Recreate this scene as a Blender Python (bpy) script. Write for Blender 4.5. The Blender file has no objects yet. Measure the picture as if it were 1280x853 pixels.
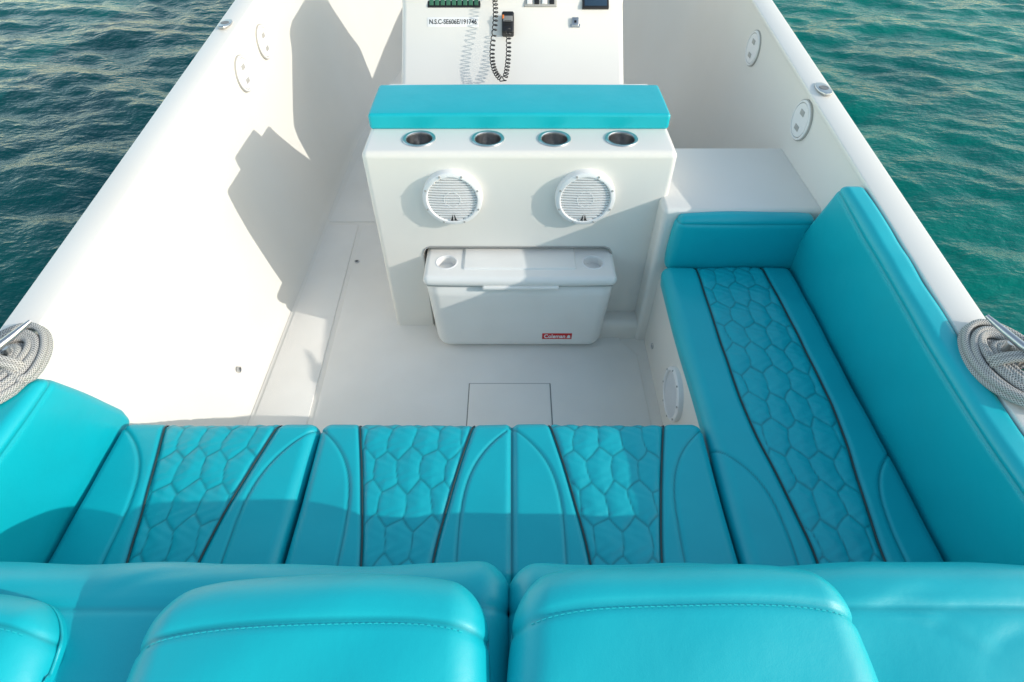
import bpy, bmesh, math, random
import numpy as np
from mathutils import Vector, Matrix, Quaternion
random.seed(7); rng=np.random.RandomState(5)
S=bpy.context.scene; C=S.collection
R=math.radians
# ------------------------------------------------------------------ world, sun, camera
W=bpy.data.worlds.new("World"); S.world=W; W.use_nodes=True
nt=W.node_tree; bg=nt.nodes['Background']; sky=nt.nodes.new('ShaderNodeTexSky'); sky.sky_type='NISHITA'; sky.sun_disc=False
D=Vector((-1,.345,-.44)).normalized()
sky.sun_elevation=math.asin(-D.z); sky.sun_rotation=math.atan2(-D.x,-D.y)
sky.dust_density=.5; sky.ozone_density=1.0
hz=nt.nodes.new('ShaderNodeMix'); hz.data_type='RGBA'; hz.blend_type='MULTIPLY'; hz.inputs['Factor'].default_value=1; hz.inputs['B'].default_value=(1.12,1.0,.80,1)
nt.links.new(sky.outputs[0],hz.inputs['A']); nt.links.new(hz.outputs['Result'],bg.inputs[0]); bg.inputs[1].default_value=.335
L=bpy.data.lights.new('sun','SUN'); L.energy=2.9; L.angle=R(.4); L.color=(1,.94,.85)
lo=bpy.data.objects.new('sun',L); C.objects.link(lo); lo.rotation_euler=D.to_track_quat('-Z','Y').to_euler(); lo.location=(6,-2,4)
cam=bpy.data.cameras.new('camera'); co=bpy.data.objects.new('camera',cam); C.objects.link(co); S.camera=co
cam.lens=36*700/1280; cam.sensor_width=36; cam.clip_start=.02; cam.clip_end=5000
co.location=(0,0,1.9); co.rotation_euler=(R(90-46.8),0,0)
S.view_settings.view_transform='Standard'; S.view_settings.look='None'; S.view_settings.exposure=0
# ------------------------------------------------------------------ materials
def mat(name,col,rough=.5,metal=0,bump=None,var=None,coat=0,spec=.5,seam=None):
    m=bpy.data.materials.new(name); m.use_nodes=True; n=m.node_tree.nodes; l=m.node_tree.links
    b=n['Principled BSDF']; b.inputs['Base Color'].default_value=(*col,1); b.inputs['Roughness'].default_value=rough
    b.inputs['Metallic'].default_value=metal; b.inputs['Coat Weight'].default_value=coat; b.inputs['Specular IOR Level'].default_value=spec
    tc=n.new('ShaderNodeTexCoord'); last=None
    if var:
        sc,amt,col2=var
        t=n.new('ShaderNodeTexNoise'); t.inputs['Scale'].default_value=sc; t.inputs['Detail'].default_value=6
        l.new(tc.outputs['Object'],t.inputs['Vector'])
        r=n.new('ShaderNodeMapRange'); r.inputs[1].default_value=.35; r.inputs[2].default_value=.75; r.inputs[4].default_value=amt
        l.new(t.outputs['Fac'],r.inputs[0])
        mx=n.new('ShaderNodeMix'); mx.data_type='RGBA'; mx.inputs['A'].default_value=(*col,1); mx.inputs['B'].default_value=(*col2,1)
        l.new(r.outputs[0],mx.inputs['Factor']); last=mx.outputs['Result']; l.new(last,b.inputs['Base Color'])
        r2=n.new('ShaderNodeMapRange'); r2.inputs[3].default_value=rough*.85; r2.inputs[4].default_value=min(1,rough*1.25)
        l.new(t.outputs['Fac'],r2.inputs[0]); l.new(r2.outputs[0],b.inputs['Roughness'])
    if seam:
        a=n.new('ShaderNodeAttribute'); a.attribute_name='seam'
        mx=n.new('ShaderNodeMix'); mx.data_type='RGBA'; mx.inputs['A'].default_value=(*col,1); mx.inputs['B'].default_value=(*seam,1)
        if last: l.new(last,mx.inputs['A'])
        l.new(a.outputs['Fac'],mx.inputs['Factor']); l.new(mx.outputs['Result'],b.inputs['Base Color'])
    if bump:
        prev=None
        for kind,sc,st,dist in bump:
            if kind=='noise':
                t=n.new('ShaderNodeTexNoise'); t.inputs['Detail'].default_value=4; o=t.outputs['Fac']
            else:
                t=n.new('ShaderNodeTexVoronoi'); o=t.outputs['Distance']
            t.inputs['Scale'].default_value=sc; l.new(tc.outputs['Object'],t.inputs['Vector'])
            bp=n.new('ShaderNodeBump'); bp.inputs['Strength'].default_value=st; bp.inputs['Distance'].default_value=dist
            l.new(o,bp.inputs['Height'])
            if prev: l.new(prev.outputs[0],bp.inputs['Normal'])
            prev=bp
        l.new(prev.outputs[0],b.inputs['Normal'])
    return m
GEL=(.82,.79,.735)
M={}
M['gel']=mat('gelcoat',GEL,.34,coat=.12,var=(2.2,.6,(.775,.735,.67)),bump=[('noise',1.2,.08,.010)])
M['deck']=mat('nonskid_deck',(.85,.825,.78),.55,var=(5,.6,(.79,.76,.71)),bump=[('voronoi',260,.25,.0012),('noise',3,.2,.01)])
TEAL=(.002,.45,.53)
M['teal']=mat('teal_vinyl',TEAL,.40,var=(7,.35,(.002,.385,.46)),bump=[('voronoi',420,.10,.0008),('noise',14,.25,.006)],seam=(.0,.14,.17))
M['pipe']=mat('charcoal_piping',(.025,.055,.06),.45)
M['thread']=mat('teal_thread',(.01,.50,.56),.6)
M['steel']=mat('stainless',(.62,.62,.62),.32,metal=1,var=(30,.5,(.5,.5,.5)))
M['cup']=mat('darkened_steel_inside',(.50,.50,.51),.3,metal=1,var=(60,.8,(.30,.30,.31)))  # darker than the rim steel: shade inside the cups put into the colour
M['white']=mat('white_plastic',(.85,.84,.83),.35,var=(20,.4,(.80,.79,.78)))
M['cooler']=mat('cooler_plastic',(.86,.85,.82),.38,var=(6,.5,(.80,.78,.74)),bump=[('noise',220,.12,.0006)])
M['grey']=mat('grey_rubber',(.22,.22,.22),.6)
M['lgrey']=mat('light_grey_trim',(.42,.41,.39),.5)
M['black']=mat('black_plastic',(.015,.015,.017),.4)
M['red']=mat('red_label',(.62,.02,.02),.4)
M['ink']=mat('white_ink',(.85,.85,.85),.5)
M['blackink']=mat('black_ink',(.02,.02,.02),.5)
M['blue']=mat('screen_glass',(.03,.06,.10),.1)
M['green']=mat('switch_green',(.05,.16,.10),.35)
M['orange']=mat('orange_button',(.7,.18,.03),.4)
def rope_mat():
    m=bpy.data.materials.new('braided_rope'); m.use_nodes=True; n=m.node_tree.nodes; l=m.node_tree.links; b=n['Principled BSDF']; b.inputs['Roughness'].default_value=.85
    uv=n.new('ShaderNodeUVMap'); w=[]
    for s in (1,-1):
        mp=n.new('ShaderNodeMapping'); mp.inputs['Rotation'].default_value=(0,0,R(45*s)); l.new(uv.outputs[0],mp.inputs[0])
        t=n.new('ShaderNodeTexWave'); t.inputs['Scale'].default_value=.9; l.new(mp.outputs[0],t.inputs[0]); w.append(t)
    a=n.new('ShaderNodeMath'); a.operation='MAXIMUM'; l.new(w[0].outputs['Fac'],a.inputs[0]); l.new(w[1].outputs['Fac'],a.inputs[1])
    cr=n.new('ShaderNodeValToRGB'); cr.color_ramp.elements[0].color=(.15,.15,.145,1); cr.color_ramp.elements[1].color=(.62,.61,.585,1); cr.color_ramp.elements[0].position=.3
    l.new(a.outputs[0],cr.inputs[0]); l.new(cr.outputs[0],b.inputs['Base Color'])
    bp=n.new('ShaderNodeBump'); bp.inputs['Strength'].default_value=.8; bp.inputs['Distance'].default_value=.002; l.new(a.outputs[0],bp.inputs['Height']); l.new(bp.outputs[0],b.inputs['Normal'])
    return m
M['rope']=rope_mat()
def water_mat():
    m=bpy.data.materials.new('sea_water'); m.use_nodes=True; n=m.node_tree.nodes; l=m.node_tree.links; b=n['Principled BSDF']
    b.inputs['Roughness'].default_value=.09; b.inputs['IOR'].default_value=1.33; b.inputs['Specular IOR Level'].default_value=.16
    b.inputs['Specular Tint'].default_value=(.55,.95,1,1)
    tc=n.new('ShaderNodeTexCoord')
    t=n.new('ShaderNodeTexNoise'); t.inputs['Scale'].default_value=.6; t.inputs['Detail'].default_value=6; l.new(tc.outputs['Object'],t.inputs[0])
    # water colour runs paler and greener toward the right side of the boat
    sx=n.new('ShaderNodeSeparateXYZ'); l.new(tc.outputs['Object'],sx.inputs[0])
    mr=n.new('ShaderNodeMapRange'); mr.inputs[1].default_value=-4; mr.inputs[2].default_value=4; mr.inputs[3].default_value=-.12; mr.inputs[4].default_value=.16; l.new(sx.outputs[0],mr.inputs[0])
    ad=n.new('ShaderNodeMath'); ad.operation='ADD'; l.new(t.outputs['Fac'],ad.inputs[0]); l.new(mr.outputs[0],ad.inputs[1])
    cr=n.new('ShaderNodeValToRGB'); cr.color_ramp.elements[0].position=.25; cr.color_ramp.elements[1].position=.75
    cr.color_ramp.elements[0].color=(.0,.060,.068,1); cr.color_ramp.elements[1].color=(.0,.165,.135,1)
    l.new(ad.outputs[0],cr.inputs[0]); l.new(cr.outputs[0],b.inputs['Base Color'])
    prev=None
    for sc,st,d in ((7,.6,.026),(18,.5,.010),(48,.3,.003)):
        mp=n.new('ShaderNodeMapping'); mp.inputs['Scale'].default_value=(1,1.7,1); mp.inputs['Rotation'].default_value=(0,0,.4); l.new(tc.outputs['Object'],mp.inputs[0])
        t=n.new('ShaderNodeTexNoise'); t.inputs['Scale'].default_value=sc; t.inputs['Detail'].default_value=3; l.new(mp.outputs[0],t.inputs[0])
        bp=n.new('ShaderNodeBump'); bp.inputs['Strength'].default_value=st; bp.inputs['Distance'].default_value=d; l.new(t.outputs['Fac'],bp.inputs['Height'])
        if prev: l.new(prev.outputs[0],bp.inputs['Normal'])
        prev=bp
    l.new(prev.outputs[0],b.inputs['Normal'])
    return m
M['water']=water_mat()
# ------------------------------------------------------------------ helpers
def mk(name,V,F,m,parent=None,smooth=True,angle=40,loc=None):
    me=bpy.data.meshes.new(name); me.from_pydata([tuple(map(float,v)) for v in V],[],[tuple(map(int,f)) for f in F]); me.update()
    o=bpy.data.objects.new(name,me); C.objects.link(o); me.materials.append(m)
    if smooth:
        me.shade_smooth()
        if angle<180: me.set_sharp_from_angle(angle=R(angle))
    if parent: o.parent=parent
    if loc: o.location=loc
    return o
def recalc(o):
    b=bmesh.new(); b.from_mesh(o.data); bmesh.ops.recalc_face_normals(b,faces=b.faces); b.to_mesh(o.data); b.free()
def thing(name,label,cat,loc=(0,0,0),group=None):
    o=bpy.data.objects.new(name,None); C.objects.link(o); o.location=loc; o.empty_display_size=.1
    o['label']=label; o['category']=cat
    if group: o['group']=group
    return o
def tag(o,label,cat,group=None):
    o['label']=label; o['category']=cat
    if group: o['group']=group
    return o
def axis(h,r,res,nr):
    inn=max(h-r,1e-5); k=max(1,int(math.ceil(2*inn/res)))
    a=np.linspace(-inn,inn,k+1); e=r*np.tan(np.linspace(0,math.pi/4,nr+1))[1:]
    return np.concatenate([(-inn-e)[::-1],a,inn+e])
def rnd(P,h,r):
    inn=np.clip(P,-(h-r),h-r); d=P-inn; n=np.linalg.norm(d,axis=1,keepdims=True); n[n<1e-9]=1
    return inn+d/n*r, d/n
def rbox(name,lo,hi,r,m,parent=None,res=.05,nr=4,deform=None,seamf=None):
    """box with rounded edges; deform(P,N)->P in world axes"""
    lo=np.array(lo,float); hi=np.array(hi,float); c=(lo+hi)/2; h=(hi-lo)/2; r=min(r,h.min()*.98)
    if not hasattr(res,'__len__'): res=(res,)*3
    A=[axis(h[i],r,res[i],nr) for i in range(3)]; n=[len(a) for a in A]
    quads=[]
    I=lambda i,j,k:(i*n[1]+j)*n[2]+k
    for ax in range(3):
        u,v=[q for q in range(3) if q!=ax]
        uu,vv=np.meshgrid(np.arange(n[u]-1),np.arange(n[v]-1),indexing='ij'); uu=uu.ravel(); vv=vv.ravel()
        for side in (0,n[ax]-1):
            def idx(a,b):
                t=[None]*3; t[ax]=np.full_like(a,side); t[u]=a; t[v]=b; return I(*t)
            q=np.stack([idx(uu,vv),idx(uu+1,vv),idx(uu+1,vv+1),idx(uu,vv+1)],1)
            flip=(side==0)
            if ax==1: flip=not flip
            if flip: q=q[:,::-1]
            quads.append(q)
    Q=np.concatenate(quads); ids,inv=np.unique(Q,return_inverse=True); Q=inv.reshape(Q.shape)
    i=ids//(n[1]*n[2]); j=(ids//n[2])%n[1]; k=ids%n[2]
    P=np.stack([A[0][i],A[1][j],A[2][k]],1); P,N=rnd(P,h,r); P=P+c
    sm=None
    if seamf is not None: P,sm=seamf(P,N)
    if deform is not None: P=deform(P,N)
    o=mk(name,P,Q,m,parent,angle=180 if r>.004 else 40)
    if sm is not None:
        at=o.data.attributes.new('seam','FLOAT','POINT'); at.data.foreach_set('value',sm.astype(np.float32))
    return o
def tube(name,pts,r,m,parent=None,sides=8,closed=False,caps=True):
    P=[Vector(p) for p in pts]; n=len(P); V=[];F=[]
    def tan(i):
        if closed: return (P[(i+1)%n]-P[(i-1)%n]).normalized()
        return (P[min(i+1,n-1)]-P[max(i-1,0)]).normalized()
    t=tan(0); a=t.orthogonal().normalized(); lens=[0]
    for i in range(n):
        t2=tan(i); a=(a-t2*a.dot(t2)).normalized(); b=t2.cross(a)
        rr=r[i] if hasattr(r,'__len__') else r
        for s in range(sides):
            an=2*math.pi*s/sides; V.append(P[i]+(a*math.cos(an)+b*math.sin(an))*rr)
        if i: lens.append(lens[-1]+(P[i]-P[i-1]).length)
    last=n if closed else n-1
    for i in range(last):
        for s in range(sides):
            F.append((i*sides+s,i*sides+(s+1)%sides,((i+1)%n)*sides+(s+1)%sides,((i+1)%n)*sides+s))
    if not closed and caps:
        F.append(tuple(range(sides))[::-1]); F.append(tuple((n-1)*sides+s for s in range(sides)))
    o=mk(name,V,F,m,parent,angle=60)
    uv=o.data.uv_layers.new(name='UVMap'); r0=r[0] if hasattr(r,'__len__') else r
    for p in o.data.polygons:
        if len(p.vertices)!=4: continue
        for li in p.loop_indices:
            vi=o.data.loops[li].vertex_index; i,s=divmod(vi,sides)
            su=s; 
            if s==0 and any(o.data.loops[q].vertex_index%sides==sides-1 for q in p.loop_indices) : su=sides
            uv.data[li].uv=(lens[i]/(r0*1.6), su/sides*4)
    return o
def lathe(name,prof,m,parent=None,seg=48,mtx=None,cap=False):
    """prof: list of (radius,height) about local z"""
    V=[];F=[]
    for (r,z) in prof:
        for s in range(seg):
            a=2*math.pi*s/seg; V.append(Vector((r*math.cos(a),r*math.sin(a),z)))
    for i in range(len(prof)-1):
        for s in range(seg):
            F.append((i*seg+s,i*seg+(s+1)%seg,(i+1)*seg+(s+1)%seg,(i+1)*seg+s))
    if mtx is not None: V=[mtx@v for v in V]
    o=mk(name,V,F,m,parent,angle=35); recalc(o); return o
def prism(name,poly,ax,a0,a1,m,parent=None,bev=0,seg=3,angle=40):
    """poly in the two other axes, extruded along axis ax between a0 and a1"""
    b=bmesh.new()
    def pt(p,a):
        q=list(p); q.insert(ax,a); return q
    v0=[b.verts.new(pt(p,a0)) for p in poly]; v1=[b.verts.new(pt(p,a1)) for p in poly]; n=len(poly)
    b.faces.new(v0); b.faces.new(v1[::-1])
    for i in range(n): b.faces.new((v0[i],v1[i],v1[(i+1)%n],v0[(i+1)%n]))
    bmesh.ops.recalc_face_normals(b,faces=b.faces)
    if bev:
        es=[e for e in b.edges if e.calc_face_angle(0)>R(25)]
        bmesh.ops.bevel(b,geom=es,offset=bev,segments=seg,profile=.5,affect='EDGES',clamp_overlap=True)
    me=bpy.data.meshes.new(name); b.to_mesh(me); b.free(); me.materials.append(m)
    o=bpy.data.objects.new(name,me); C.objects.link(o); me.shade_smooth(); me.set_sharp_from_angle(angle=R(angle))
    if parent: o.parent=parent
    return o
def cut(o,cutters):
    par=o.parent; o.parent=None
    for c in cutters:
        md=o.modifiers.new('b','BOOLEAN'); md.operation='DIFFERENCE'; md.object=c; md.solver='EXACT'
        bpy.context.view_layer.update()
        dg=bpy.context.evaluated_depsgraph_get(); dg.update(); me=bpy.data.meshes.new_from_object(o.evaluated_get(dg))
        o.modifiers.clear(); o.data=me
        bpy.data.objects.remove(c)
    o.parent=par
    me.shade_smooth(); me.set_sharp_from_angle(angle=R(38))
def disc_cutter(x,y,z0,z1,r): return prism('c',[(x+r*math.cos(2*math.pi*i/40),y+r*math.sin(2*math.pi*i/40)) for i in range(40)],2,z0,z1,M['gel'])
def text(name,body,size,mtx,m,parent=None,ext=.0004,width=None,bold=0):
    cu=bpy.data.curves.new(name,'FONT'); cu.body=body; cu.size=size; cu.extrude=ext; cu.align_x='CENTER'; cu.align_y='CENTER'; cu.offset=bold
    t=bpy.data.objects.new('t',cu); C.objects.link(t); bpy.context.view_layer.update()
    me=bpy.data.meshes.new_from_object(t.evaluated_get(bpy.context.evaluated_depsgraph_get())); bpy.data.objects.remove(t)
    if width:
        xs=[v.co.x for v in me.vertices]; k=width/(max(xs)-min(xs))
        for v in me.vertices: v.co.x*=k
    me.transform(mtx); me.materials.clear(); me.materials.append(m)
    o=bpy.data.objects.new(name,me); C.objects.link(o)
    if parent: o.parent=parent
    return o
def frame(loc,xa,ya):
    """matrix whose local x,y axes are xa, ya; local z the outward normal"""
    x=Vector(xa).normalized(); z=x.cross(Vector(ya)).normalized(); y=z.cross(x)
    m=Matrix((x,y,z)).transposed().to_4x4(); m.translation=Vector(loc); return m

# ------------------------------------------------------------------ sea
def build_sea():
    ZW=-.42; x=np.arange(-11,11.001,.05); y=np.arange(-3,17,.05); X,Y=np.meshgrid(x,y,indexing='ij'); Z=np.zeros_like(X)
    for i in range(110):
        lam=.20*(9**(rng.rand()**1.3)); k=2*math.pi/lam; th=1.15+rng.randn()*.55
        amp=.0026*lam**.85*(1+.3*rng.randn())
        ph=rng.rand()*6.28; xx=X+.15*np.sin(Y*.9+i); a=k*(xx*math.cos(th)+Y*math.sin(th))+ph
        Z+=amp*(np.sin(a)+.25*np.sin(2*a+.6))
    ed=np.minimum(np.minimum(X+11,11-X),np.minimum(Y+3,y[-1]-Y)); Z*=np.clip(ed/1.0,0,1)
    n0,n1=X.shape; V=np.stack([X.ravel(),Y.ravel(),Z.ravel()],1)
    i,j=np.meshgrid(np.arange(n0-1),np.arange(n1-1),indexing='ij'); i=i.ravel();j=j.ravel()
    Q=np.stack([i*n1+j,(i+1)*n1+j,(i+1)*n1+j+1,i*n1+j+1],1)
    B=3000; k=len(V)
    V=np.vstack([V,[[-B,-B,0],[B,-B,0],[B,B,0],[-B,B,0]]])
    F=[tuple(q) for q in Q]
    e0=[ii*n1 for ii in range(n0)]; e1=[(n0-1)*n1+jj for jj in range(n1)]; e2=[ii*n1+n1-1 for ii in range(n0)][::-1]; e3=list(range(n1))[::-1]
    F.append(tuple([k,k+1]+e0[::-1])); F.append(tuple([k+1,k+2]+e1[::-1])); F.append(tuple([k+2,k+3]+e2[::-1])); F.append(tuple([k+3,k]+e3[::-1]))
    o=mk('water',V,F,M['water'],angle=180,loc=(0,0,ZW)); o['kind']='structure'
build_sea()

# ------------------------------------------------------------------ boat hull
XC=-.04
def gz(y): 
    t=max(0,y-.7); return .845+.1*t-.1*.15*(1-math.exp(-t/.15)) if t>0 else .845
def tp(y,y0=3.2,y1=7.2): return 1 if y<y0 else math.sqrt(max(0,1-((y-y0)/(y1-y0))**2))
boat=thing('boat','white open fishing boat hull with pale cream gelcoat and raised gunwales, floating on green water','boat',(0,0,0))
def build_hull():
    ys=[-.6,-.3,0,.3,.6,.8]+[.9+.1*i for i in range(24)]+[3.4,3.7,4,4.4,4.8,5.2,5.6,6,6.3,6.6,6.8,6.95,7.05]
    V=[];F=[];n=None
    for y in ys:
        t=tp(y); ti=tp(y,3.2,6.7) if y<6.7 else 0; g=gz(y)
        half=[(1.02*ti,-.03),(1.045*ti,0.0),(1.058*ti,.012),(1.068*ti,.035),(1.080*ti,.08),(1.105*ti,.16),(1.135*ti,.27),(1.162*ti,.38),(1.182*ti,.50),(1.193*ti,.62),(1.201*ti,.72),(1.205*ti,g-.07),(1.206*ti,g-.022),(1.196*ti,g-.020),(1.194*ti,g-.014),(1.194*ti,g-.006),(1.196*ti,g-.002),(1.201*ti,g)]
        ow=1.292*t
        half+=[(ow-.012*t,g+.001),(ow-.005*t,g-.001),(ow-.001*t,g-.006),(ow,g-.014),(ow,g-.06),(ow+.010*t,g-.070),(ow+.013*t,g-.090),(ow+.010*t,g-.110),(ow-.005*t,g-.12),(1.24*t,.2),(1.16*t,-.2),(1.08*t,-.45),(.5*t,-.62)]
        ring=[(XC+x,z) for x,z in half]+[(XC,-.75)]+[(XC-x,z) for x,z in half[::-1]]
        n=len(ring)
        for x,z in ring: V.append((x,y,z))
    for a in range(len(ys)-1):
        for i in range(n-1): F.append((a*n+i,(a+1)*n+i,(a+1)*n+i+1,a*n+i+1))
    F.append(tuple(range(n)))
    o=mk('hull',V,F,M['gel'],boat,angle=34); recalc(o); return o
build_hull()
# deck
prism('deck',[(XC-1.04,-.5),(XC+1.04,-.5),(XC+1.04,4.6),(XC+.6,6),(XC-.6,6),(XC-1.04,4.6)],2,-.04,0.0,M['gel'],boat)
prism('deck_panel',[(-.80,.95),(.565,.95),(.565,1.70),(.50,1.78),(.50,2.7),(-.86,2.7)],2,-.01,.006,M['deck'],boat,bev=.003,seg=2)
prism('deck_panel',[(-1.06,.95),(-.825,.95),(-.885,2.7),(-1.06,2.7)],2,-.01,.006,M['deck'],boat,bev=.003,seg=2)
prism('deck_panel',[(-1.06,2.73),(.95,2.73),(.95,4.4),(-1.0,4.4)],2,-.01,.006,M['deck'],boat,bev=.003,seg=2)
h=rbox('hatch',(-.182,1.08,.004),(.162,1.522,.0115),.003,M['deck'],boat,res=.2,nr=2)
rbox('gasket',(-.187,1.075,.003),(.167,1.527,.0075),.002,M['grey'],h,res=.2,nr=1)
# transom block, seat bases, locker
rbox('transom',(-1.23,-.58,-.02),(1.15,.17,.78),.03,M['gel'],boat,res=.3)
rbox('seat_base',(-1.2,.12,-.02),(1.12,.92,.40),.03,M['gel'],boat,res=.3)
sb=rbox('seat_base',(.615,.8,-.03),(1.13,1.84,.40),.035,M['gel'],boat,res=.3)
rbox('locker',(.57,1.79,-.03),(1.172,2.27,.710),.02,M['gel'],boat,res=.3)
rbox('coaming',(.30,1.80,-.03),(.70,1.90,.10),.03,M['gel'],boat,res=.3)
def speaker(parent,mtx,r,logo=True):
    sp=lathe('speaker',[(r*1.0,-.03),(r*1.0,.010),(r*.985,.016),(r*.93,.020),(r*.86,.021),(r*.83,.018),(r*.82,.006),(.0001,.006)],M['white'],parent,64,mtx)
    V=[];F=[]
    def bar(x0,x1,y,hh,z0,z1):
        N=10; k=len(V)
        for i in range(N+1):
            x=x0+(x1-x0)*i/N; dome=.006*(1-(x/(r*.83))**2)
            for (yy,zz) in ((y-hh,z0),(y-hh*.7,z1+dome),(y+hh*.7,z1+dome),(y+hh,z0)): V.append(mtx@Vector((x,yy,zz)))
        for i in range(N):
            for q in range(3): F.append((k+i*4+q,k+(i+1)*4+q,k+(i+1)*4+q+1,k+i*4+q+1))
    nb=17
    for i in range(nb):
        y=-r*.77+i*(r*1.54/(nb-1)); w=math.sqrt(max(0,(r*.83)**2-y*y))
        bar(-w,w,y,r*.032,.006,.012)
    g=mk('grille',V,F,M['white'],sp); recalc(g)
    lathe('grille_back',[(r*.82,.0072),(.0001,.0074)],M['lgrey'],sp,48,mtx)
    lathe('trim_ring',[(r*.285,.012),(r*.285,.0165),(r*.275,.0172),(r*.265,.0165),(r*.265,.012)],M['white'],sp,40,mtx)
    for i in range(8):
        a=2*math.pi*(i+.5)/8; c=(r*.925*math.cos(a),r*.925*math.sin(a))
        lathe('screw',[(r*.035,.019),(r*.035,.0225),(.0001,.0228)],M['lgrey'],sp,10,mtx@Matrix.Translation((c[0],c[1],0)))
    if logo:
        b=mk('badge',[mtx@Vector((x*r*1.35,(y+.66)*r*1.35-.66*r,.0225)) for x,y in ((-.085,-.76),(-.014,-.76),(-.014,-.56),(.014,-.76),(.10,-.76),(.06,-.70),(.020,-.56),(-.045,-.66))],[(0,1,2,7),(3,4,5,6)],M['blackink'],sp,smooth=False); recalc(b)
    return sp
speaker(boat,frame((.615,1.30,.225),(0,-1,0),(0,0,1)),.105,False)
def plate(x,y,z,s,r=.075):
    tilt=R(1.2); nrm=Vector((-s*math.cos(tilt),0,math.sin(tilt))); up=Vector((s*math.sin(tilt),0,math.cos(tilt)))
    m=frame((x,y,z),up.cross(nrm),up)
    p=lathe('deck_plate',[(r,-.008),(r,.004),(r*.97,.0065),(r*.90,.0065),(r*.89,.003),(r*.85,.003),(r*.84,.006),(.0001,.006)],M['white'],boat,40,m)
    lathe('gasket',[(r*1.05,-.008),(r*1.05,.001),(r*.99,.0012)],M['lgrey'],p,40,m)
    lathe('groove',[(r*.895,.0034),(r*.845,.0034)],M['lgrey'],p,40,m)
    for q in (-1,1):
        a=rbox('grip_slot',(-.018,-.010,-.0012),(.018,.010,.0015),.0012,M['lgrey'],p,res=.1,nr=1)
        a.data.transform(m@Matrix.Translation((0,q*r*.40,.0068)))
plate(-1.237,2.67,.86,-1); plate(-1.237,3.0,.885,-1); plate(1.158,2.18,.87,1); plate(1.159,2.87,.90,1)
def fitting(x,y):
    z=gz(y)+.001
    f=rbox('rod_holder',(-.028,-.052,0),(.028,.052,.010),.009,M['steel'],boat,res=.02); 
    for v in f.data.vertices:
        k=math.sqrt(max(0,1-(v.co.y/.056)**2)); v.co.x*=k
    f.location=(x,y,z)
    lathe('socket',[(.019,.0105),(.017,.0115),(.016,.0106),(.0001,.0104)],M['grey'],f,24)
fitting(-1.288,2.76); fitting(1.208,2.20)
for (x,y,z,nx) in ((-1.128,1.50,.13,1),(.613,1.66,.10,-1),(-.830,2.36,.008,0)):
    m=frame((x,y,z),(0,1 if nx>0 else -1,0),(0,0,1)) if nx else Matrix.Translation((x,y,z))
    gm=lathe('grommet',[(.013,-.006),(.013,.003),(.009,.005),(.0075,.002),(.0001,.001)],M['steel'] ,boat,20,m)
    lathe('bore',[(.0074,.0024),(.0001,.0024)],M['black'],gm,16,m)
    
# ------------------------------------------------------------------ leaning post
post=thing('leaning_post','white moulded leaning post with teal top pad, four steel cup holders and two round speakers','leaning post',(.03,2.1,0))
def P_(o): 
    for ch in list(o.children): ch.location=Vector(ch.location)-o.location
FY=1.88; TZ=.89
body=rbox('body',(-.55,FY,-.02),(.605,2.50,TZ),.024,M['gel'],post,res=.4,nr=5)
cs=[]
CUPS=(-.347,-.09,.159,.41)
op=prism('c',[(-.372,-.2),(.418,-.2),(.418,.44),(.405,.462),(.385,.472),(-.34,.472),(-.36,.462),(-.372,.44)],1,1.5,2.40,M['gel'])
cs.append(op)
for x in CUPS: cs.append(disc_cutter(x,1.985,TZ-.125,TZ+.05,.053))
cut(body,cs)
for x in CUPS:
    cu=lathe('cup_holder',[(.0485,TZ-.004),(.049,TZ+.001),(.052,TZ+.004),(.060,TZ+.0045),(.062,TZ+.002),(.062,TZ-.001)],M['steel'],post,40,Matrix.Translation((x,1.985,0)))
    lathe('cup_wall',[(.0001,TZ-.08),(.042,TZ-.08),(.046,TZ-.07),(.0487,TZ-.003)],M['cup'],cu,40,Matrix.Translation((x,1.985,0)))
tube('recess_trim',[(-.372,FY-.001,.02),(-.372,FY-.001,.44),(-.36,FY-.001,.462),(-.34,FY-.001,.472),(.385,FY-.001,.472),(.405,FY-.001,.462),(.418,FY-.001,.44),(.418,FY-.001,.02)],.0035,M['lgrey'],post,6)
speaker(post,frame((-.227,FY-.014,.715),(1,0,0),(0,0,1)),.114)
speaker(post,frame((.279,FY-.014,.715),(1,0,0),(0,0,1)),.114)
def pdef(P,N):
    P=P.copy(); t=(P[:,2]>.93)
    P[:,2]+=np.where(t,.008*np.cos((P[:,1]-2.2)*8)*np.cos((P[:,0]-.03)*2.2),0); return P
pad=rbox('top_pad',(-.545,2.06,TZ-.002),(.600,2.335,TZ+.058),.013,M['teal'],post,res=.03,nr=5,deform=pdef)
P_(post)

# ------------------------------------------------------------------ cooler
cool=thing('cooler','white plastic cooler with red badge, half pushed into the recess under the speakers','cooler',(.03,1.9,0))
def tap(P,N):
    P=P.copy(); k=.945+.055*np.clip(P[:,2]/.38,0,1); P[:,0]=.033+(P[:,0]-.033)*k; P[:,1]=1.9+(P[:,1]-1.9)*k
    return P
rbox('tub',(-.356,1.714,.008),(.420,2.09,.396),.06,M['cooler'],cool,res=.04,nr=6,deform=tap)
def ldef(P,N):
    P=P.copy(); u=(P[:,0]-.033)/.38
    P[:,1]-=.006*(1-u**2)*(P[:,1]<1.8)
    return P
lid=rbox('lid',(-.360,1.711,.394),(.424,2.10,.442),.024,M['cooler'],cool,res=.03,nr=6,deform=ldef)
cut(lid,[disc_cutter(x,1.815,.404,.48,.040) for x in (-.270,.334)])
for x in (-.270,.334): lathe('cup_rim',[(.0385,.432),(.0395,.4425),(.043,.4440),(.047,.4425),(.0475,.440)],M['white'],lid,36,Matrix.Translation((x,1.815,0)))
rbox('lid_panel',(-.20,1.765,.430),(.262,2.08,.449),.009,M['cooler'],lid,res=.05)
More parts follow.
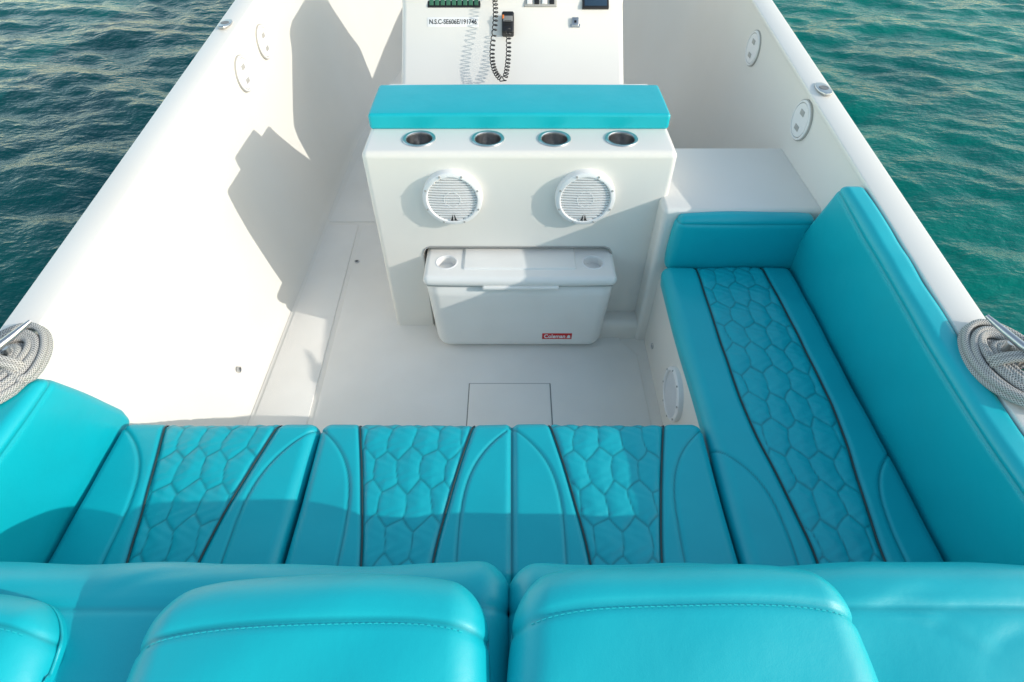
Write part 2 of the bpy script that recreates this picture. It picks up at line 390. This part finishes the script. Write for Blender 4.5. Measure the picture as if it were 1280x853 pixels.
rbox('lid_lip',(-.12,1.698,.388),(.19,1.73,.406),.008,M['cooler'],lid,res=.05)
rbox('shadow_gap',(-.345,1.722,.389),(.41,2.08,.397),.003,M['lgrey'],lid,res=.1,nr=2)
for s in (-1,1):
    x=.033+s*.390
    tube('handle',[(x-s*.02,1.80,.33),(x+s*.000,1.80,.32),(x+s*.004,1.83,.29),(x+s*.004,1.97,.29),(x+s*.000,2.0,.32),(x-s*.02,2.0,.33)],.007,M['cooler'],cool,8)
fm=frame((.200,1.7225,.098),(1,0,0),(0,-.05,1))
lb=rbox('badge',(-.066,-.019,-.003),(.066,.019,.002),.001,M['red'],cool,res=.1,nr=1); lb.data.transform(fm)
text('lettering','Coleman',.034,fm@Matrix.Translation((-.010,0,.0025)),M['ink'],lb,width=.094,bold=.0007)
tx=mk('emblem',[fm@Vector((.052+x*.011,y*.011,.0027)) for x,y in ((-.8,-1),(.8,-1),(.5,.1),(.8,.1),(0,1),(-.8,.1),(-.5,.1))],[(0,1,2,3,4,5,6)],M['ink'],lb,smooth=False)
P_(cool)

# ------------------------------------------------------------------ helm console
con=thing('helm_console','white helm console with radio cord, switches and serial number on its sloping face','console',(0,3.1,0))
prof=[(2.80,-.02),(2.755,.68),(2.76,.75),(3.10,1.03),(3.14,1.12),(3.22,1.15),(3.75,1.2),(3.85,1.1),(3.9,-.02)]
cb=prism('body',prof,0,-.545,.55,M['gel'],con,bev=.03,seg=4)
A=Vector((0,2.76,.75)); B=Vector((0,3.10,1.03)); sl=(B-A); 
def onface(x,s,off=0.0):
    return frame(Vector((x,A.y+sl.y*s,A.z+sl.z*s))+Vector((0,-sl.z,sl.y)).normalized()*off,(1,0,0),sl)
def onbox(name,x,s,w,hh,t,m,parent,r=.003):
    b=rbox(name,(-w/2,-hh/2,-t*.3),(w/2,hh/2,t),r,m,parent,res=.1,nr=2); b.data.transform(onface(x,s)); return b
pnl=onbox('number_plate',-.29,.775,.25,.05,.002,M['white'],con,.001)
text('lettering','N.S.C-SE606E/191746',.034,onface(-.29,.775,.0026),M['blackink'],pnl,width=.232,bold=.0004)
sw=onbox('switch_panel',-.285,1.0,.26,.05,.006,M['black'],con)
for i in range(9): onbox('switch',-.395+.0275*i,1.0,.02,.035,.012,M['green'],sw,.002)
g1=onbox('gauge_panel',.14,1.0,.16,.045,.008,M['lgrey'],con)
for i in range(4): onbox('button',.085+.037*i,1.0,.024,.026,.014,M['black'] if i%2 else M['white'],g1,.003)
g2=onbox('display',.41,.99,.13,.06,.014,M['black'],con); onbox('screen',.41,.995,.11,.045,.0155,M['blue'],g2,.001)
lt=onbox('latch',.31,.77,.035,.045,.012,M['steel'],con,.005); onbox('keyhole',.31,.765,.012,.012,.015,M['black'],lt,.002)
onbox('latch_plate',.31,.73,.05,.018,.006,M['steel'],lt,.003)
P_(con)
# radio hand mic with coiled cord
mic=thing('radio_handset','black handheld radio microphone on a coiled cord, hanging on the console face','handset',(-.02,3.0,.9))
clip=onbox('clip',-.02,.75,.03,.05,.012,M['steel'],mic)
bd=onbox('body',-.02,.73,.060,.11,.038,M['black'],mic,.010)
onbox('front_plate',-.02,.76,.046,.028,.0405,M['grey'],bd,.002)
for i in range(4): onbox('grille_slot',-.02,.735-.018*i,.034,.003,.041,M['blackink'],bd,.001)
onbox('button',-.043,.78,.010,.02,.042,M['orange'],bd,.003)
def coil(p0,p1,p2,turns,r):
    pts=[];N=turns*12
    p0,p1,p2=map(Vector,(p0,p1,p2))
    for i in range(N+1):
        t=i/N; c=p0*(1-t)**2+p1*2*t*(1-t)+p2*t*t; tg=(p1-p0)*(1-t)*2+(p2-p1)*2*t; tg.normalize()
        a=tg.cross(Vector((0,1,.1))).normalized(); b=tg.cross(a); an=t*turns*2*math.pi; pts.append(c+(a*math.cos(an)+b*math.sin(an))*r)
    return pts
fp=lambda x,s,o:onface(x,s,o).translation
pts=coil(fp(-.02,.62,.05),fp(-.008,.25,.06),fp(-.035,.02,.08),13,.011)+coil(fp(-.050,.02,.08),fp(-.115,.12,.08),fp(-.085,.55,.07),14,.011)+coil(fp(-.085,.56,.07),fp(-.070,.9,.06),fp(-.095,1.10,.05),12,.011)
tube('cord',pts,.0026,M['black'],mic,6)
P_(mic)

# ------------------------------------------------------------------ upholstery
def sst(t): t=np.clip(t,0,1); return t*t*(3-2*t)
def hexd(x,y,w,el):
    y=y/el; a=w; b=w*math.sqrt(3)
    def cell(ox,oy):
        px=(x-ox)-a*np.round((x-ox)/a); py=(y-oy)-b*np.round((y-oy)/b)
        d=np.maximum(np.abs(px),np.abs(px)*.5+np.abs(py)*math.sqrt(3)/2); return a/2-d
    return np.maximum(cell(0,0),cell(a/2,b/2))
def gro(d,w): return np.exp(-(d/w)**2)
def module(x,y,c,yb,yf,pf,af,hexo):
    p=pf(y); a=af(y); dx=np.abs(x-c)
    z=np.zeros_like(x); s=np.zeros_like(x)
    inside=sst((p-dx)/.012)
    wx=x-c+hexo+.005*np.sin(y*27+x*19+hexo*90)+.002*np.sin(y*71); wy=y-yb+.008*np.sin(x*37+y*15+hexo*50)
    d=hexd(wx,wy,.0690,1.75)
    pil=np.clip(d/.030,0,1)**.38
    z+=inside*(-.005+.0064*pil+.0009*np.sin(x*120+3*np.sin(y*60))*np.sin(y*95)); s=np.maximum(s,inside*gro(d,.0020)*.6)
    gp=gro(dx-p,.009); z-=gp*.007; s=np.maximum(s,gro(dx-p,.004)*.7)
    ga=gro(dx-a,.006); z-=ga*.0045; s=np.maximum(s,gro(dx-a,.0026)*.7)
    return z,s
def bench_p(y):
    t=np.clip((y-.52)/.46,0,1); return .086+.087*t**1.25
def bench_a(y):
    t=np.clip((y-.52)/.44,0,1.3); return .148+.142*t**4
def side_p(y):
    t=np.clip((y-.52)/.55,0,1); return .084+.054*sst(t)-.01*sst((y-1.3)/.5)
def side_a(y):
    t=np.clip((y-.52)/.38,0,1.5); return .135+.145*t**4
def cushion(name,lo,hi,mods,pf,af,label,rr=.034,inner_seams=(),crown=.010,group=None,inset=0):
    lo=np.array(lo,float);hi=np.array(hi,float); root=thing(name,label,'cushion',((lo[0]+hi[0])/2,(lo[1]+hi[1])/2,lo[2]),group)
    c=(lo+hi)/2;h=(hi-lo)/2
    ph=rng.rand(6)*6.28
    def crownf(x,y):
        u=np.clip((x-c[0])/h[0],-1,1); v=np.clip((y-c[1])/h[1],-1,1)
        return crown*(1-u**4)*(1-v**4)+.0020*np.sin(x*17+ph[0]+2*np.sin(y*9+ph[1]))*np.sin(y*21+ph[2])
    def f(P,N):
        x,y=P[:,0],P[:,1]; z=np.zeros(len(P)); s=np.zeros(len(P))
        for (mc,ho) in mods:
            own=np.abs(x-mc)<=.30
            zz,ss=module(x,y,mc,lo[1],hi[1],pf,af,ho)
            z=np.where(own,zz,z); s=np.where(own,ss,s)
        for sx in inner_seams:
            g=gro(x-sx,.010); z-=g*.010; s=np.maximum(s,gro(x-sx,.0035)*.9)
        up=np.clip(N[:,2],0,1)
        fr=np.clip(N[:,1],0,1)
        P=P+N*(z*np.clip(up*1.6+fr,0,1))[:,None]
        P[:,2]+=crownf(x,y)*up
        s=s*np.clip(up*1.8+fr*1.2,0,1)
        side=1-np.abs(N[:,2]); P=P+N*(.003*np.sin(x*11+y*9+ph[3])*side)[:,None]
        if inset: P[:,0]+=inset*np.clip((hi[2]-.02-P[:,2])/.08,0,1)*(x<c[0])
        return P,s
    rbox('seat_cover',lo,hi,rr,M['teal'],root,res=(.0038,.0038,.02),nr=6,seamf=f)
    for (mc,ho) in mods:
        for sg in (-1,1):
            ys=list(np.linspace(lo[1]+.01,hi[1],70)); pts=[(mc+sg*float(pf(np.array([q]))[0]),q,hi[2]) for q in ys]
            xe=pts[-1][0]; pts+=[(xe,hi[1],q) for q in np.linspace(hi[2],lo[2]+.03,10)[1:]]
            P=np.array(pts)-c; P,N=rnd(P,h,rr); P=P+c
            P[:,2]+=crownf(P[:,0],P[:,1])*np.clip(N[:,2],0,1)
            P=P-N*.0040
            tube('piping',P,.0025,M['pipe'],root,7)
    P_(root); return root
ZT=.5;ZB=.395
cushion('seat_cushion',(-1.178,.50,ZB),(-.584,.985,ZT),[(-.872,0)],bench_p,bench_a,'single teal quilted bench cushion at the left end of the rear bench')
cushion('seat_cushion',(-.578,.50,ZB),(.576,.985,ZT),[(-.287,0.035),(.285,0)],bench_p,bench_a,'double width teal quilted cushion in the middle of the rear bench',inner_seams=(0.0,))
cushion('seat_cushion',(.582,.50,ZB-.01),(1.103,1.735,ZT),[(.850,0)],side_p,side_a,'long teal quilted cushion running forward along the right side',rr=.042,inset=.012)

def stitch(name,pts,parent,dash=.006,gap=.004,r=.0009):
    P=[Vector(p) for p in pts]
    L_=[0]
    for i in range(1,len(P)): L_.append(L_[-1]+(P[i]-P[i-1]).length)
    def at(d):
        for i in range(1,len(P)):
            if L_[i]>=d: 
                t=(d-L_[i-1])/max(1e-9,L_[i]-L_[i-1]); return P[i-1].lerp(P[i],t)
        return P[-1]
    V=[];F=[];d=0
    while d+dash<L_[-1]:
        a,b=at(d),at(d+dash); t=(b-a).normalized(); u=t.orthogonal().normalized(); w=t.cross(u); k=len(V)
        for q in (a,b):
            for s in range(5):
                an=2*math.pi*s/5; V.append(q+(u*math.cos(an)+w*math.sin(an))*r)
        for s in range(5): F.append((k+s,k+(s+1)%5,k+5+(s+1)%5,k+5+s))
        F.append(tuple(k+s for s in range(5))[::-1]); F.append(tuple(k+5+s for s in range(5)))
        d+=dash+gap
    return mk(name,V,F,M['thread'],parent)
def soft(name,lo,hi,r,parent,shape=None,puff=.008,seam=None,res=.018,amp=.003,creases=()):
    lo=np.array(lo,float);hi=np.array(hi,float);c=(lo+hi)/2;h=(hi-lo)/2; ph=rng.rand(8)*6.28
    def warp(P,N):
        q=(P-c)/h; e=np.clip(1-q**4,0,1)
        k=np.abs(N[:,0])*e[:,1]*e[:,2]+np.abs(N[:,1])*e[:,0]*e[:,2]+np.abs(N[:,2])*e[:,0]*e[:,1]
        x,y,z=P.T
        w=amp*(np.sin(x*13+2*np.sin(y*11+ph[0])+ph[1])*np.sin(z*15+y*12+ph[2])+.5*np.sin(x*23+ph[3]+3*np.sin(z*9+y*11+ph[4])))
        for (cx,cy,an,ln,dp,wd) in creases:   # short soft folds in the cover, seen from above
            ca,sa=math.cos(an),math.sin(an); u=(x-cx)*ca+(y-cy)*sa; v=-(x-cx)*sa+(y-cy)*ca+.25*u*u/ln
            f=np.exp(-(u/ln)**2*2)*(z>lo[2]+.2)
            w=w-dp*f*np.exp(-(v/wd)**2)+dp*.5*f*np.exp(-((v-2.0*wd)/(wd*1.6))**2)
        P=P+N*(puff*k+w)[:,None]
        return shape(P) if shape else P
    def f(P,N):
        s=np.zeros(len(P)); z=np.zeros(len(P))
        if seam is not None:
            d=seam(P); z=-gro(d,.007)*.0045; s=gro(d,.0026)*.45
        return warp(P+N*z[:,None],N),s
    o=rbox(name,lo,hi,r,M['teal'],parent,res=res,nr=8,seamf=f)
    def surf(pts,off=.001):
        P=np.array(pts,float)-c; P,N=rnd(P,h,r); P=P+c
        return warp(P+N*(off-.002),N)
    return o,surf
rt=thing('side_bolster','long teal side backrest bolster under the right gunwale','bolster',(1.17,1.0,.47))
lo,hi=(1.108,.30,.44),(1.192,1.80,.868)
gzv=np.vectorize(gz)
def rsh(P):
    P=P.copy(); k=np.clip((P[:,2]-.5)/.368,0,1.1); inn=np.clip((1.192-P[:,0])/.084,0,1)
    P[:,0]+=-.036*k*inn-.034*k*(1-inn)
    P[:,1]-=.17*k*sst((P[:,1]-1.0)/.6)
    top=gzv(P[:,1])-.003
    P[:,2]=np.where(P[:,2]>.5,.5+(P[:,2]-.5)*(top-.5)/.368,P[:,2]); return P
o,sf=soft('cover',lo,hi,.028,rt,rsh,seam=lambda P:(P[:,2]-.842)*(P[:,0]<1.14)+(P[:,0]>=1.14)*1.0,amp=.0015,res=(.010,.018,.006),puff=.004)
stitch('stitching',sf([(lo[0],q,.834) for q in np.linspace(.33,1.77,60)]),rt); P_(rt)
lf=thing('side_bolster','short teal side backrest bolster at the left edge of the rear bench','bolster',(-1.22,.7,.47))
lo,hi=(-1.272,.28,.44),(-1.185,1.025,.845)
def sl_(P):
    P=P.copy(); k=np.clip((P[:,2]-.5)/.345,0,1.1); inn=np.clip((P[:,0]+1.272)/.087,0,1)
    P[:,0]+=.055*k*inn+.045*k*(1-inn); P[:,1]-=.15*k*sst((P[:,1]-.4)/.5); return P
o,sf=soft('cover',lo,hi,.028,lf,sl_,seam=lambda P:(P[:,2]-.820)*(P[:,0]>-1.23)+(P[:,0]<=-1.23)*1.0,amp=.0015,res=(.010,.018,.006),puff=.004)
stitch('stitching',sf([(hi[0],q,.812) for q in np.linspace(.31,.99,40)]),lf); P_(lf)
fw=thing('forward_bolster','short teal backrest bolster across the forward end of the side seat','bolster',(.85,1.75,.47))
o,sf=soft('cover',(.618,1.738,.45),(1.13,1.80,.700),.027,fw,None,seam=lambda P:P[:,2]-.680,amp=.0015,res=(.018,.018,.006)); P_(fw)
# rear backrests
rc=random.Random(4)
def backrest(label,x0,x1,bx):
    r=thing('backrest',label,'backrest',((x0+x1)/2,.3,.45))
    def sh(P):
        P=P.copy(); P[:,1]-=.10*(P[:,2]-.5)
        P[:,2]+=(.014*np.exp(-((P[:,0]-bx)/.05)**2)-.010*np.exp(-((P[:,0]-bx*6.5)/.2)**2))*(P[:,2]>.8); return P
    cr=[(bx*1.7+rc.uniform(-.03,.03),.33+.03*i,rc.uniform(-.5,.5),.05,.003,.008) for i in range(3)]
    s=1 if bx>0 else -1
    for i in range(8):
        cr.append((s*rc.uniform(.60,1.1),rc.uniform(.26,.43),rc.uniform(-.35,.35),rc.uniform(.07,.15),rc.uniform(.0015,.003),.011))
    soft('cover',(x0,.14,.46),(x1,.452,.872),.05,r,sh,puff=.008,amp=.0036,res=(.010,.008,.018),creases=cr,
         seam=lambda P:(P[:,1]-.365)*(P[:,2]>.8)+(P[:,2]<=.8)*1.0)
    P_(r)
backrest('teal rear backrest left of the centre gap, behind two headrests',-1.25,-.0085,-.055)
backrest('teal rear backrest right of the centre gap, behind one headrest',-.004,1.155,.045)
def headrest(label,x0,x1,y1=.352,z1=.985,skew=0,ys=.272):
    r=thing('headrest',label,'headrest',((x0+x1)/2,.2,.8)); cx=(x0+x1)/2
    def sh(P):
        P=P.copy(); t=np.clip((y1-P[:,1])/.3,0,1); P[:,2]-=.06*t*t
        e=np.clip(np.abs(P[:,0]-cx)/((x1-x0)/2),0,1); P[:,1]-=.022*e**4*(P[:,1]>.15); P[:,2]-=.014*e**3*(P[:,2]>.9)
        P[:,0]=cx+(P[:,0]-cx)*(1+.06*t)
        u=(P[:,0]-x0)/(x1-x0); P[:,1]+=skew*(u-.5)
        return P
    cr=[]
    for i in range(6):
        e=rc.choice((x0+.06,x1-.06)); cr.append((e,rc.uniform(.12,.33),rc.uniform(-1.2,1.2),rc.uniform(.04,.08),.0022,.009))
    o,sf=soft('cover',(x0,-.02,.80),(x1,y1,z1),.055,r,sh,puff=.008,amp=.0032,res=(.010,.006,.012),seam=lambda P:(P[:,1]-ys)*(P[:,2]>.9)+(P[:,2]<=.9)*1.0,creases=cr)
    stitch('stitching',sf([(q,ys-.005,z1) for q in np.linspace(x0+.02,x1-.02,50)],.0012),r,r=.0008)
    P_(r)
headrest('teal headrest pad just left of the centre gap in the foreground',-.575,-.050,skew=.02)
headrest('teal headrest pad just right of the centre gap in the foreground',.010,.545,y1=.370,skew=.012,ys=.300)
headrest('teal headrest pad cut off by the left edge of the picture',-1.24,-.745,y1=.335,ys=.285,z1=.955)

# ------------------------------------------------------------------ cleats and ropes
def cleat(x,y,ang,lift=0):
    z=gz(y)+.002
    c=rbox('cleat',(-.018,-.05,0),(.018,.05,.008),.004,M['steel'],boat,res=.03); c.location=(x,y,z)
    for q in (-1,1):
        tube('stem',[(0,q*.022,.005),(0,q*.022,.05+lift)],.007,M['steel'],c,10)
    tube('horn',[(0,-.10,.072+lift),(0,-.05,.066+lift),(0,0,.062+lift),(0,.05,.066+lift),(0,.10,.072+lift)],[.005,.009,.010,.009,.005],M['steel'],c,10)
    c.rotation_euler=(0,0,R(ang))
def rope(x,y,s,label,ang,droop,base):
    z=gz(y)+base; pts=[]; turns=12; N=turns*36; r_=.0085
    for i in range(N+1):
        t=i/N; a=t*turns*2*math.pi; lay=int(t*turns)
        k=(lay%6); ax=.028+.0120*k+.003*math.sin(a*1.7+lay); ay=.062+.0150*k+.005*math.sin(a*1.3+lay*2)
        lift=.010+.014*(lay//6)+.004*math.sin(a*2+lay)
        px=ax*math.cos(a)+.004*math.sin(lay*2.3); py=ay*math.sin(a)+.006*math.sin(lay*1.7)
        q=Vector((px*math.cos(ang)-py*math.sin(ang),px*math.sin(ang)+py*math.cos(ang),lift))
        inner=-s*q.x-.03
        if inner>0: q.z-=inner*droop
        pts.append(Vector((x,y,z))+q)
    o=tube('rope_coil',pts,r_,M['rope'],None,8)
    w=[]
    for i in range(60):
        t=i/59; a=t*2.2*2*math.pi; w.append(Vector((x,y,z))+Vector((.065*math.cos(a)*s, -.01+.03*t, .022+.030*math.sin(a)*(1 if math.sin(a)>0 else .2))))
    tag(o,label,'rope'); tube('wrap',w,r_,M['rope'],o,8)
cleat(-1.230,.89,-25); cleat(1.210,.90,22,.006)
rope(-1.245,.870,-1,'grey braided rope coiled on the cleat of the left gunwale',R(-8),.15,.004)
rope(1.218,.880,1,'grey braided rope coiled on the cleat of the right gunwale',R(8),.15,.006)
